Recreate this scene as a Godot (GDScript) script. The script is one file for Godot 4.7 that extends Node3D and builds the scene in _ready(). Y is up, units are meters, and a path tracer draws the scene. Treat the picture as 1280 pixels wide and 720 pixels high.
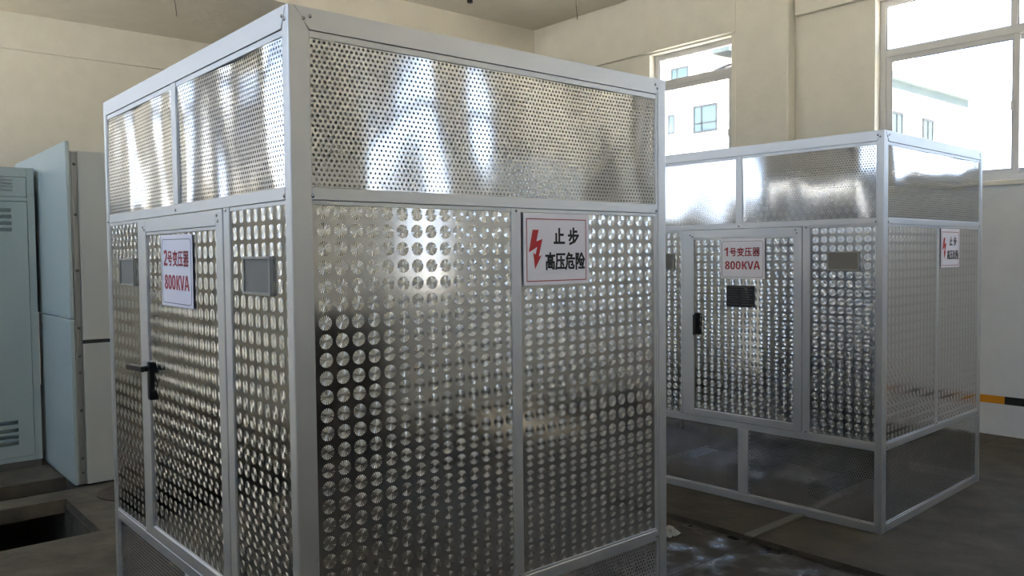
extends Node3D

# ---------------------------------------------------------------- mesh helper
class MB:
	var v := PackedVector3Array()
	var n := PackedVector3Array()
	var t := PackedVector2Array()
	var i := PackedInt32Array()

	func poly(pts: Array, hint: Vector3) -> void:
		var nn := Vector3.ZERO
		for k in pts.size():
			var a: Vector3 = pts[k]
			var b: Vector3 = pts[(k + 1) % pts.size()]
			nn += a.cross(b)
		nn = nn.normalized()
		var q := pts.duplicate()
		if nn.dot(hint) < 0.0:
			q.reverse()
			nn = -nn
		var s := v.size()
		for p in q:
			v.append(p)
			n.append(nn)
			t.append(Vector2(p.x + p.z, p.y))
		for k in range(1, q.size() - 1):
			i.append_array(PackedInt32Array([s, s + k + 1, s + k]))

	func box(lo: Vector3, hi: Vector3) -> MB:
		for ax in 3:
			for s in [0, 1]:
				var pts := []
				for k in [[0, 0], [1, 0], [1, 1], [0, 1]]:
					var p := Vector3.ZERO
					p[ax] = hi[ax] if s else lo[ax]
					p[(ax + 1) % 3] = hi[(ax + 1) % 3] if k[0] else lo[(ax + 1) % 3]
					p[(ax + 2) % 3] = hi[(ax + 2) % 3] if k[1] else lo[(ax + 2) % 3]
					pts.append(p)
				var h := Vector3.ZERO
				h[ax] = 1.0 if s else -1.0
				poly(pts, h)
		return self

	# box with chamfered edges
	func cbox(lo: Vector3, hi: Vector3, b: float) -> MB:
		b = minf(b, 0.45 * minf(hi.x - lo.x, minf(hi.y - lo.y, hi.z - lo.z)))
		var at := func(s: Array, ax: int) -> Vector3:
			var p := Vector3.ZERO
			for k in 3:
				var e: float = hi[k] if s[k] > 0 else lo[k]
				p[k] = e if k == ax else e - s[k] * b
			return p
		for ax in 3:
			var o1 := (ax + 1) % 3
			var o2 := (ax + 2) % 3
			for s in [-1, 1]:
				var pts := []
				for k in [[-1, -1], [1, -1], [1, 1], [-1, 1]]:
					var c := [0, 0, 0]
					c[ax] = s
					c[o1] = k[0]
					c[o2] = k[1]
					pts.append(at.call(c, ax))
				var h := Vector3.ZERO
				h[ax] = s
				poly(pts, h)
			for s1 in [-1, 1]:
				for s2 in [-1, 1]:
					var c1 := [0, 0, 0]
					c1[o1] = s1
					c1[o2] = s2
					c1[ax] = -1
					var c2 := c1.duplicate()
					c2[ax] = 1
					var h := Vector3.ZERO
					h[o1] = s1
					h[o2] = s2
					poly([at.call(c1, o1), at.call(c2, o1), at.call(c2, o2), at.call(c1, o2)], h)
		for sx in [-1, 1]:
			for sy in [-1, 1]:
				for sz in [-1, 1]:
					var c := [sx, sy, sz]
					poly([at.call(c, 0), at.call(c, 1), at.call(c, 2)], Vector3(sx, sy, sz))
		return self

	# polygon in x, y pulled along z
	func prism(pts: PackedVector2Array, z0: float, z1: float, xf := Transform3D()) -> MB:
		var p := pts.duplicate()
		if Geometry2D.is_polygon_clockwise(p):
			p.reverse()
		var tri := Geometry2D.triangulate_polygon(p)
		for k in range(0, tri.size(), 3):
			for z in [z0, z1]:
				var q := []
				for j in 3:
					q.append(xf * Vector3(p[tri[k + j]].x, p[tri[k + j]].y, z))
				poly(q, xf.basis * Vector3(0, 0, 1.0 if z == z1 else -1.0))
		for k in p.size():
			var a := p[k]
			var b := p[(k + 1) % p.size()]
			poly([xf * Vector3(a.x, a.y, z0), xf * Vector3(b.x, b.y, z0), xf * Vector3(b.x, b.y, z1), xf * Vector3(a.x, a.y, z1)], xf.basis * Vector3(b.y - a.y, a.x - b.x, 0))
		return self

	func tube(pts: Array, r: float, seg := 8) -> MB:
		var rings := []
		for k in pts.size():
			var d: Vector3 = (pts[mini(k + 1, pts.size() - 1)] - pts[maxi(k - 1, 0)]).normalized()
			var a := d.cross(Vector3(0.31, 0.2, 0.93)).normalized()
			var b := d.cross(a)
			var ring := []
			for j in seg:
				var w := TAU * j / seg
				ring.append([pts[k] + (a * cos(w) + b * sin(w)) * r, a * cos(w) + b * sin(w)])
			rings.append(ring)
		for k in rings.size() - 1:
			for j in seg:
				var j2 := (j + 1) % seg
				quad_smooth([rings[k][j], rings[k][j2], rings[k + 1][j2], rings[k + 1][j]])
		for e in [0, rings.size() - 1]:
			var c := []
			for j in seg:
				c.append(rings[e][j][0])
			poly(c, pts[e] - pts[1 if e == 0 else e - 1])
		return self

	func quad_smooth(q: Array) -> void:
		var nn: Vector3 = (q[1][0] - q[0][0]).cross(q[2][0] - q[0][0])
		if nn.dot(q[0][1]) < 0.0:
			q.reverse()
		var s := v.size()
		for p in q:
			v.append(p[0])
			n.append(p[1])
			t.append(Vector2(p[0].x, p[0].y))
		i.append_array(PackedInt32Array([s, s + 2, s + 1, s, s + 3, s + 2]))

	func dome(c: Vector3, r: float, h: float) -> MB:
		# a round screw head standing on the plane z = c.z
		var seg := 10
		var ring := func(a: float) -> Array:
			var out := []
			for j in seg:
				var w := TAU * j / seg
				var d := Vector3(cos(w) * cos(a), sin(w) * cos(a), sin(a))
				out.append([c + d * Vector3(r, r, h), d])
			return out
		var prev: Array = ring.call(0.0)
		for a in [0.5, 1.0, 1.45]:
			var nx: Array = ring.call(a)
			for j in seg:
				var j2 := (j + 1) % seg
				quad_smooth([prev[j], prev[j2], nx[j2], nx[j]])
			prev = nx
		var top := []
		for j in seg:
			top.append(prev[j][0])
		poly(top, Vector3(0, 0, 1))
		return self

	func done() -> ArrayMesh:
		var arr := []
		arr.resize(Mesh.ARRAY_MAX)
		arr[Mesh.ARRAY_VERTEX] = v
		arr[Mesh.ARRAY_NORMAL] = n
		arr[Mesh.ARRAY_TEX_UV] = t
		arr[Mesh.ARRAY_INDEX] = i
		var m := ArrayMesh.new()
		m.add_surface_from_arrays(Mesh.PRIMITIVE_TRIANGLES, arr)
		return m


var M := {}
var store := {}
var used := {}


func numbered(called: String) -> String:
	used[called] = used.get(called, 0) + 1
	return called if used[called] == 1 else "%s_%03d" % [called, used[called] - 1]


func obj(called: String, mesh: Mesh, mat: Material, parent: Node = null, xf := Transform3D()) -> MeshInstance3D:
	var o := MeshInstance3D.new()
	o.mesh = mesh
	o.material_override = mat
	o.transform = xf
	o.cast_shadow = GeometryInstance3D.SHADOW_CASTING_SETTING_ON
	if parent == null:
		o.name = numbered(called)
		add_child(o)
	else:
		o.name = called
		parent.add_child(o, true)
	return o


func tag(o: Node, label: String, category := "", group := "", kind := "") -> Node:
	if label:
		o.set_meta("label", label)
	if category:
		o.set_meta("category", category)
	if group:
		o.set_meta("group", group)
	if kind:
		o.set_meta("kind", kind)
	return o


func thing(called: String, label: String, category: String, xf := Transform3D(), group := "") -> Node3D:
	var o := Node3D.new()
	o.name = numbered(called)
	add_child(o)
	o.transform = xf
	tag(o, label, category, group)
	return o


func struct(called: String, mesh: Mesh, mat: Material, label := "", category := "") -> MeshInstance3D:
	var o := obj(called, mesh, mat)
	tag(o, label, category, "", "structure")
	return o


func bmesh(lo: Vector3, hi: Vector3, b := 0.0) -> ArrayMesh:
	var key := "box%v%v%f" % [lo, hi, b]
	if not store.has(key):
		store[key] = MB.new().cbox(lo, hi, b).done() if b > 0.0 else MB.new().box(lo, hi).done()
	return store[key]


# ---------------------------------------------------------------- materials
func noise_tex(freq: float, size: int, lo: Color, hi: Color, oct := 5, sd := 1, kind := FastNoiseLite.TYPE_SIMPLEX_SMOOTH, mid := 0.5) -> NoiseTexture2D:
	var f := FastNoiseLite.new()
	f.noise_type = kind
	f.seed = sd
	f.frequency = freq
	f.fractal_octaves = oct
	var t := NoiseTexture2D.new()
	t.width = size
	t.height = size
	t.seamless = true
	t.noise = f
	var g := Gradient.new()
	g.set_color(0, lo)
	g.set_color(1, hi)
	if mid != 0.5:
		g.set_offset(0, maxf(0.0, mid - 0.2))
		g.set_offset(1, minf(1.0, mid + 0.2))
	t.color_ramp = g
	return t


func std(c: Color, rough := 0.6, metal := 0.0) -> StandardMaterial3D:
	var m := StandardMaterial3D.new()
	m.albedo_color = c
	m.roughness = rough
	m.metallic = metal
	return m


func mottled(lo: Color, hi: Color, rough: float, scale: float, bump: float, sd: int, freq := 0.012) -> StandardMaterial3D:
	var m := std(Color.WHITE, rough)
	m.albedo_texture = noise_tex(freq, 512, lo, hi, 6, sd)
	m.uv1_triplanar = true
	m.uv1_world_triplanar = true
	m.uv1_scale = Vector3.ONE * scale
	if bump > 0.0:
		m.heightmap_enabled = true
		m.heightmap_texture = noise_tex(0.03, 512, Color.BLACK, Color.WHITE, 5, sd + 7)
		m.heightmap_scale = bump
	return m


func make_materials() -> void:
	M.wall = mottled(Color(0.865, 0.85, 0.80), Color(0.895, 0.88, 0.83), 0.9, 0.5, 0.25, 3)
	M.wall_low = mottled(Color(0.85, 0.86, 0.875), Color(0.88, 0.89, 0.90), 0.8, 0.5, 0.25, 4)
	M.ceiling = mottled(Color(0.865, 0.84, 0.78), Color(0.895, 0.87, 0.81), 0.9, 0.4, 0.25, 5)
	M.floor = mottled(Color(0.25, 0.235, 0.2), Color(0.40, 0.375, 0.32), 0.75, 0.7, 0.4, 11, 0.008)
	M.floor_dark = mottled(Color(0.175, 0.165, 0.135), Color(0.31, 0.29, 0.235), 0.75, 0.7, 0.4, 13, 0.008)
	M.floor_wet = mottled(Color(0.15, 0.145, 0.13), Color(0.27, 0.26, 0.235), 0.5, 0.9, 0.3, 21, 0.01)
	M.floor_wet.roughness = 1.0
	M.floor_wet.roughness_texture = noise_tex(0.008, 512, Color(0.26, 0.26, 0.26), Color(0.8, 0.8, 0.8), 4, 24, FastNoiseLite.TYPE_SIMPLEX_SMOOTH, 0.45)
	M.pit = mottled(Color(0.22, 0.21, 0.18), Color(0.33, 0.31, 0.27), 0.85, 0.8, 0.4, 31)
	M.steel = std(Color(0.42, 0.41, 0.38), 0.6, 0.3)
	# extruded aluminium of the frames, brushed sheet, turned circles
	M.alu = std(Color(0.80, 0.805, 0.81), 0.48, 1.0)
	M.sheet = std(Color(0.80, 0.80, 0.80), 0.2, 1.0)
	M.sheet.roughness = 1.0
	M.sheet.roughness_texture = noise_tex(0.01, 256, Color(0.10, 0.10, 0.10), Color(0.17, 0.17, 0.17), 4, 41)
	M.sheet.uv1_triplanar = true
	M.sheet.uv1_scale = Vector3.ONE * 1.3
	M.perf = std(Color(0.82, 0.825, 0.83), 0.10, 0.9)
	M.dots = std(Color(0.88, 0.88, 0.87), 0.17, 1.0)
	M.dots.anisotropy_enabled = true
	M.dots.anisotropy = 0.8
	M.screw = std(Color(0.7, 0.7, 0.7), 0.25, 1.0)
	M.black = std(Color(0.03, 0.03, 0.032), 0.4)
	M.gauge = mottled(Color(0.42, 0.415, 0.40), Color(0.54, 0.535, 0.52), 0.55, 9.0, 0.0, 51, 0.25)
	M.gauge_frame = std(Color(0.62, 0.62, 0.60), 0.5, 0.6)
	M.plate = std(Color(0.16, 0.16, 0.16), 0.4, 0.5)
	M.plate_text = std(Color(0.36, 0.36, 0.35), 0.45, 0.5)
	M.sign = std(Color(0.94, 0.93, 0.97), 0.35)
	M.red = std(Color(0.72, 0.05, 0.08), 0.4)
	M.maroon = std(Color(0.62, 0.05, 0.15), 0.4)
	M.ink = std(Color(0.03, 0.03, 0.035), 0.4)
	M.grey_ink = std(Color(0.36, 0.33, 0.42), 0.4)
	M.cab = mottled(Color(0.67, 0.725, 0.72), Color(0.70, 0.75, 0.745), 0.5, 6.0, 0.05, 61, 0.05)
	M.cab_front = mottled(Color(0.72, 0.725, 0.70), Color(0.75, 0.755, 0.73), 0.5, 6.0, 0.05, 63, 0.05)
	M.cab_dark = std(Color(0.2, 0.21, 0.21), 0.6)
	M.pvc = std(Color(0.80, 0.80, 0.80), 0.4)
	M.gasket = std(Color(0.05, 0.05, 0.055), 0.6)
	M.glass = std(Color(1, 1, 1, 0.04), 0.02)
	M.glass.transparency = BaseMaterial3D.TRANSPARENCY_ALPHA
	M.yellow = std(Color(0.85, 0.56, 0.06), 0.6)
	M.stripe_black = std(Color(0.05, 0.05, 0.05), 0.6)
	M.wire = std(Color(0.35, 0.32, 0.27), 0.7)
	M.facade = std(Color(0.93, 0.91, 0.87), 0.9)
	M.fascia = std(Color(0.25, 0.31, 0.32), 0.8)
	M.roof = std(Color(0.165, 0.165, 0.19), 0.8)
	M.far_glass = std(Color(0.34, 0.43, 0.45), 0.3)
	M.far_frame = std(Color(0.22, 0.24, 0.26), 0.6)
	M.ground = std(Color(0.73, 0.725, 0.70), 0.9)
	M.crate = mottled(Color(0.16, 0.13, 0.10), Color(0.24, 0.2, 0.15), 0.8, 1.5, 0.2, 71)
	M.core = std(Color(0.13, 0.13, 0.14), 0.6)
	M.coil = std(Color(0.30, 0.11, 0.09), 0.45)
	M.film = std(Color(0.5, 0.52, 0.53), 0.12)
	M.film.clearcoat_enabled = true


# ---------------------------------------------------------------- writing: strokes on a 100 x 100 grid, y down
const GLYPH := {
	"止": [[50, 8, 50, 88], [50, 42, 84, 42], [22, 38, 22, 88], [5, 90, 95, 90]],
	"步": [[50, 4, 50, 46], [50, 22, 80, 22], [24, 18, 24, 46], [5, 46, 95, 46], [50, 46, 50, 74], [30, 56, 13, 74], [86, 56, 60, 82, 18, 96]],
	"高": [[50, 2, 50, 16], [5, 17, 95, 17], [28, 28, 72, 28, 72, 43, 28, 43, 28, 28], [12, 97, 12, 56, 88, 56, 88, 93, 76, 93], [33, 68, 67, 68, 67, 85, 33, 85, 33, 68]],
	"压": [[12, 9, 95, 9], [14, 9, 13, 55, 4, 95], [28, 45, 88, 45], [57, 24, 57, 90], [20, 91, 96, 91], [72, 60, 83, 76]],
	"危": [[36, 3, 10, 33], [30, 15, 68, 15, 56, 33], [12, 35, 95, 35], [18, 35, 16, 65, 4, 96], [36, 53, 74, 53, 74, 73, 64, 73], [36, 53, 36, 86, 44, 92, 86, 92, 90, 79]],
	"险": [[10, 5, 10, 98], [10, 8, 34, 8, 23, 32, 34, 52, 26, 65, 15, 62], [67, 4, 38, 42], [67, 4, 98, 42], [52, 42, 83, 42], [48, 54, 55, 76], [67, 50, 71, 74], [90, 52, 79, 86], [39, 92, 97, 92]],
	"号": [[24, 8, 76, 8, 76, 35, 24, 35, 24, 8], [4, 49, 96, 49], [36, 49, 30, 68, 79, 68, 74, 91, 60, 95, 48, 92]],
	"变": [[50, 2, 50, 16], [5, 17, 95, 17], [38, 17, 38, 47], [61, 17, 61, 47], [23, 26, 10, 44], [77, 26, 91, 44], [15, 55, 79, 55, 52, 83, 7, 97], [26, 62, 50, 82, 95, 97]],
	"器": [[10, 6, 40, 6, 40, 29, 10, 29, 10, 6], [60, 6, 90, 6, 90, 29, 60, 29, 60, 6], [4, 46, 96, 46], [51, 33, 42, 52, 5, 68], [52, 47, 95, 67], [66, 33, 77, 42], [12, 67, 40, 67, 40, 95, 12, 95, 12, 67], [60, 67, 88, 67, 88, 95, 60, 95, 60, 67]],
}


func add_glyph(mb: MB, ch: String, at: Vector2, w: float, h: float, thick: float, z: float) -> void:
	for s in GLYPH[ch]:
		for k in range(0, s.size() - 2, 2):
			var a := at + Vector2(s[k] * w, (100 - s[k + 1]) * h) / 100.0
			var b := at + Vector2(s[k + 2] * w, (100 - s[k + 3]) * h) / 100.0
			var d := (b - a).normalized() * thick * 0.45
			var p := Vector2(-d.y, d.x).normalized() * thick * 0.5
			mb.prism(PackedVector2Array([a - d + p, a - d - p, b + d - p, b + d + p]), z, z + 0.0004)


func latin(text: String, height: float) -> Mesh:
	var f := SystemFont.new()
	f.font_names = PackedStringArray(["Droid Sans"])
	f.font_weight = 700
	var m := TextMesh.new()
	m.font = f
	m.text = text
	m.font_size = 64
	m.pixel_size = height / 46.0
	m.depth = 0.0008
	m.curve_step = 1.0
	return m


func frame_line(mb: MB, x0: float, y0: float, x1: float, y1: float, w: float, z: float, cut := 0.0) -> void:
	var h := 0.0004
	mb.box(Vector3(x0 + cut, y1 - w, z), Vector3(x1 - cut, y1, z + h))
	mb.box(Vector3(x0 + cut, y0, z), Vector3(x1 - cut, y0 + w, z + h))
	mb.box(Vector3(x0, y0 + cut, z), Vector3(x0 + w, y1 - cut, z + h))
	mb.box(Vector3(x1 - w, y0 + cut, z), Vector3(x1, y1 - cut, z + h))
	if cut > 0.0:
		for c in [[x0 + cut, y0 + cut, PI], [x1 - cut, y0 + cut, 1.5 * PI], [x1 - cut, y1 - cut, 0.0], [x0 + cut, y1 - cut, 0.5 * PI]]:
			for k in 4:
				var a: float = c[2] + k * PI / 8
				var b: float = a + PI / 8
				var o := Vector2(c[0], c[1])
				mb.prism(PackedVector2Array([o + Vector2.from_angle(a) * (cut - w), o + Vector2.from_angle(b) * (cut - w), o + Vector2.from_angle(b) * cut, o + Vector2.from_angle(a) * cut]), z, z + h)


func warning_sign(xf: Transform3D, label: String) -> void:
	var s := thing("warning_sign", label, "sign", xf, "high voltage warning signs")
	var w := 0.302
	var h := 0.237
	if not store.has("warn"):
		var b := MB.new()
		frame_line(b, 0.012, 0.012, w - 0.014, h - 0.018, 0.003, 0.0021)
		store["warn_b"] = b.done()
		var l := MB.new()
		add_glyph(l, "止", Vector2(0.135, 0.134), 0.050, 0.056, 0.0082, 0.0021)
		add_glyph(l, "步", Vector2(0.202, 0.134), 0.050, 0.056, 0.0082, 0.0021)
		var x := 0.096
		for c in "高压危险":
			add_glyph(l, c, Vector2(x, 0.050), 0.044, 0.056, 0.0072, 0.0021)
			x += 0.0465
		store["warn_l"] = l.done()
		var z := MB.new()
		z.prism(PackedVector2Array([Vector2(0.040, 0.182), Vector2(0.066, 0.182), Vector2(0.056, 0.144), Vector2(0.083, 0.152), Vector2(0.066, 0.094), Vector2(0.079, 0.099), Vector2(0.049, 0.053), Vector2(0.042, 0.107), Vector2(0.052, 0.100), Vector2(0.060, 0.126), Vector2(0.022, 0.108)]), 0.0021, 0.0025)
		store["warn"] = z.done()
	obj("sign_plate", bmesh(Vector3(0, 0, 0), Vector3(w, h, 0.002), 0.0006), M.sign, s)
	obj("border_line", store["warn_b"], M.maroon, s)
	obj("lettering", store["warn_l"], M.ink, s)
	obj("lightning_bolt", store["warn"], M.red, s)


func name_sign(xf: Transform3D, digit: String, label: String) -> void:
	var s := thing("name_sign", label, "sign", xf)
	var w := 0.31
	var h := 0.247
	if not store.has("name"):
		var b := MB.new()
		frame_line(b, 0.010, 0.010, w - 0.010, h - 0.014, 0.0022, 0.0021, 0.016)
		store["name"] = b.done()
		var l := MB.new()
		var x := 0.068
		for c in "号变压器":
			add_glyph(l, c, Vector2(x, 0.140), 0.047, 0.052, 0.0064, 0.0021)
			x += 0.0535
		store["name_l"] = l.done()
	obj("sign_plate", bmesh(Vector3(0, 0, 0), Vector3(w, h, 0.002), 0.0006), M.sign, s)
	obj("border_line", store["name"], M.grey_ink, s)
	obj("lettering", store["name_l"], M.maroon, s)
	obj("digit", latin(digit, 0.054), M.maroon, s, Transform3D(Basis(), Vector3(0.046, 0.166, 0.0024)))
	obj("rating_lettering", latin("800KVA", 0.050), M.maroon, s, Transform3D(Basis(), Vector3(0.156, 0.082, 0.0024)))


# ---------------------------------------------------------------- transformer enclosure
const D := 1.526
const L := 1.746
const H := 2.2


# the sheets are thin and buckle a little: [depth, slope along x, slope along y]
func buckle(x: float, y: float, sd: float, amp: float) -> Vector3:
	var o := Vector3.ZERO
	for w in [[9.0, 1.7, 1.0, 0.0], [21.0, 4.1, 0.34, 1.3], [14.0, -7.0, 0.4, 2.1], [37.0, 6.0, 0.10, 0.7], [5.0, 11.0, 0.45, 4.0]]:
		var a: float = w[0] * x + w[1] * y + w[3] + sd * (1.0 + w[2] * 3.0)
		o += Vector3(sin(a), cos(a) * w[0], cos(a) * w[1]) * (amp * w[2])
	return o


func bent(x: float, y: float, z: float, sd: float, amp: float) -> Array:
	var b := buckle(x, y, sd, amp)
	return [Vector3(x, y, z + b.x), Vector3(-b.y, -b.z, 1.0).normalized()]


func perforated(w: float, h: float, walls: bool, sd: float, amp: float) -> ArrayMesh:
	var pitch := 0.015
	var row := 0.013
	var r := 0.0039
	var mb := MB.new()
	var nx := int(w / pitch)
	var ny := int(h / row)
	var mx := (w - nx * pitch) / 2
	var my := (h - ny * row) / 2
	var strip := func(x0: float, x1: float, y0: float, y1: float, parts: int) -> void:
		if x1 - x0 < 1e-5 or y1 - y0 < 1e-5:
			return
		for k in parts:
			var a := lerpf(x0, x1, float(k) / parts)
			var b := lerpf(x0, x1, float(k + 1) / parts)
			mb.quad_smooth([bent(a, y0, 0, sd, amp), bent(b, y0, 0, sd, amp), bent(b, y1, 0, sd, amp), bent(a, y1, 0, sd, amp)])
	strip.call(0.0, w, 0.0, my, 24)
	strip.call(0.0, w, h - my, h, 24)
	var v := PackedVector3Array()
	var n := PackedVector3Array()
	var ix := PackedInt32Array()
	for j in ny:
		var odd := j % 2
		var cells := nx - odd
		var x0 := mx + odd * pitch / 2
		var y0 := my + j * row
		strip.call(0.0, x0, y0, y0 + row, 1)
		strip.call(x0 + cells * pitch, w, y0, y0 + row, 1)
		for c in cells:
			var cx := x0 + (c + 0.5) * pitch
			var cy := y0 + row / 2
			var s := v.size()
			for k in 8:
				var e := bent(cx + r * cos(k * PI / 4), cy + r * sin(k * PI / 4), 0, sd, amp)
				v.append(e[0])
				n.append(e[1])
			for k in 4:
				var e := bent(cx + (pitch / 2) * (1 if k == 0 or k == 3 else -1), cy + (row / 2) * (1 if k < 2 else -1), 0, sd, amp)
				v.append(e[0])
				n.append(e[1])
			for k in 4:
				var a := 2 * k + 1
				var b := (2 * k + 2) % 8
				ix.append_array(PackedInt32Array([s + 8 + k, s + 2 * k, s + a, s + 8 + k, s + a, s + b, s + 8 + k, s + b, s + 8 + (k + 1) % 4]))
			if walls:
				var s2 := v.size()
				for k in 8:
					var d := Vector3(cos(k * PI / 4), sin(k * PI / 4), 0)
					v.append(v[s + k])
					n.append(-d)
					v.append(v[s + k] - Vector3(0, 0, 0.0016))
					n.append(-d)
				for k in 8:
					var a := s2 + 2 * k
					var b := s2 + 2 * ((k + 1) % 8)
					ix.append_array(PackedInt32Array([a, b, b + 1, a, b + 1, a + 1]))
	var base := mb.v.size()
	mb.v.append_array(v)
	mb.n.append_array(n)
	var uv := PackedVector2Array()
	uv.resize(v.size())
	mb.t.append_array(uv)
	for k in ix.size():
		ix[k] += base
	mb.i.append_array(ix)
	return mb.done()


func sheet_mesh(w: float, h: float, sd: float, amp: float) -> ArrayMesh:
	var mb := MB.new()
	var nx := int(w / 0.04) + 1
	var ny := int(h / 0.06) + 1
	for a in nx:
		for b in ny:
			var q := []
			for k in [[0, 0], [1, 0], [1, 1], [0, 1]]:
				q.append(bent(w * (a + k[0]) / nx, h * (b + k[1]) / ny, 0, sd, amp))
			mb.quad_smooth(q)
	# the folded-back edge gives the sheet its 2 mm
	mb.box(Vector3(0, 0, -0.005), Vector3(w, 0.003, -0.003))
	mb.box(Vector3(0, h - 0.003, -0.005), Vector3(w, h, -0.003))
	return mb.done()


# circles ground into the sheet by a turning tool: scratches run round, so u runs along the radius;
# the tool's lands lean to and fro, every other narrow wedge of a circle a little inwards or outwards
func dot_field(w: float, h: float, sd: float, amp: float, ox: float, oy: float) -> ArrayMesh:
	var mb := MB.new()
	var rng := RandomNumberGenerator.new()
	rng.seed = int(sd * 1000.0)
	var seg := 36
	var lean := 0.2
	var y := h - oy
	while y > -0.012:
		var x := ox
		while x < w + 0.012:
			var c := Vector2(x + rng.randf_range(-0.0008, 0.0008), y + rng.randf_range(-0.0008, 0.0008))
			var tip := Vector2(rng.randf_range(-0.012, 0.012), rng.randf_range(-0.012, 0.012))
			var turn := rng.randf() * TAU
			for k in seg:
				var s := mb.v.size()
				var tilt := lean * (1.0 if k % 2 == 0 else -1.0)
				for q in 2:
					var d := Vector2.from_angle(turn + TAU * (k + q) / seg)
					for r: float in [0.001, 0.0198]:
						var p := c + d * r
						p = Vector2(clampf(p.x, 0.0005, w - 0.0005), clampf(p.y, 0.0005, h - 0.0005))
						var e := bent(p.x, p.y, 0.0003, sd, amp)
						mb.v.append(e[0])
						var lt := tilt * (0.55 if r < 0.01 else 1.2)
						mb.n.append((e[1] + Vector3(tip.x + d.x * lt, tip.y + d.y * lt, 0)).normalized())
						mb.t.append(Vector2(r / 0.0198, float(k + q) / seg))
				mb.i.append_array(PackedInt32Array([s, s + 3, s + 1, s, s + 2, s + 3]))
			x += 0.05
		y -= 0.05
	return mb.done()


func turned_panel(parent: Node, xf: Transform3D, x0: float, x1: float, y0: float, y1: float, sd: float, dots: bool) -> void:
	var key := "turned%f,%f,%f,%f,%f" % [x0, x1, y0, y1, sd]
	if not store.has(key):
		store[key] = sheet_mesh(x1 - x0, y1 - y0, sd, 0.00025)
		store[key + "d"] = dot_field(x1 - x0, y1 - y0, sd, 0.00025, 0.033, 0.022)
	var at := xf * Transform3D(Basis(), Vector3(x0, y0, -0.0045))
	var p := obj("patterned_panel" if dots else "plain_panel", store[key], M.sheet, parent, at)
	if dots:
		if parent.get_parent() == self:
			tag(obj("turned_circles", store[key + "d"], M.dots, p), "rows of brushed circles ground into the sheet", "", "", "stuff")
		else:
			tag(obj("turned_circles", store[key + "d"], M.dots, parent, at), "rows of brushed circles ground into the sheet", "", "", "stuff")


func perf_panel(parent: Node, xf: Transform3D, x0: float, x1: float, y0: float, y1: float, sd: float, walls: bool, amp := 0.0022) -> void:
	var key := "perf%f,%f,%f,%f,%f" % [x0, x1, y0, y1, sd]
	if not store.has(key):
		store[key] = perforated(x1 - x0, y1 - y0, walls, sd, amp)
	obj("perforated_panel", store[key], M.perf, parent, xf * Transform3D(Basis(), Vector3(x0, y0, -0.007)))


func bar(called: String, parent: Node, xf: Transform3D, x0: float, x1: float, y0: float, y1: float, front := 0.0, deep := 0.03, b := 0.0015) -> void:
	obj(called, bmesh(Vector3(x0, y0, front - deep), Vector3(x1, y1, front), b), M.alu, parent, xf)


func screws(parent: Node, xf: Transform3D, spots: Array) -> void:
	if not store.has("screw"):
		store["screw"] = MB.new().dome(Vector3.ZERO, 0.0055, 0.003).done()
	for s in spots:
		obj("screw", store["screw"], M.screw, parent, xf * Transform3D(Basis(), Vector3(s[0], s[1], s[2] if s.size() > 2 else 0.0003)))


# the four long bands that every face has
func face_bands(b: Node, xf: Transform3D, w: float, pl: float, pr: float) -> void:
	var tr := PackedVector2Array([Vector2(pl * 0.3, H + 0.0005), Vector2(w - pr * 0.3, H + 0.0005), Vector2(w - pr, H - 0.056), Vector2(pl, H - 0.056)])
	var key := "toprail%f%f%f" % [w, pl, pr]
	if not store.has(key):
		store[key] = MB.new().prism(tr, -0.03, 0.0012).done()
	obj("top_rail", store[key], M.alu, b, xf)
	bar("panel_bead", b, xf, pl, w - pr, H - 0.076, H - 0.057, -0.003, 0.012)
	bar("middle_rail", b, xf, pl, w - pr, 1.698, 1.732)
	bar("lower_rail", b, xf, pl, w - pr, 0.453, 0.492)
	bar("base_rail", b, xf, pl, w - pr, 0.0, 0.045)
	bar("panel_bead", b, xf, pl, w - pr, 0.045, 0.054, -0.004, 0.012)


func corner_post(b: Node, xf: Transform3D, wx: float, wz: float) -> void:
	# profile in x (along one face) and z (along the other), with an outer flat and a lower lip
	var key := "post%f%f" % [wx, wz]
	if not store.has(key):
		var r := 0.004
		var p := PackedVector2Array([Vector2(0, -r), Vector2(r * 0.3, -r * 0.3), Vector2(r, 0), Vector2(wx * 0.78, 0), Vector2(wx * 0.78, -0.0025), Vector2(wx, -0.0025), Vector2(wx, -0.012), Vector2(0.012, -0.012), Vector2(0.012, -wz), Vector2(0.0025, -wz), Vector2(0.0025, -wz * 0.8), Vector2(0, -wz * 0.8)])
		store[key] = MB.new().prism(p, 0.0, H, Transform3D(Basis(Vector3(1, 0, 0), Vector3(0, 0, 1), Vector3(0, 1, 0)), Vector3.ZERO)).done()
	obj("corner_post", store[key], M.alu, b, xf)


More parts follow.
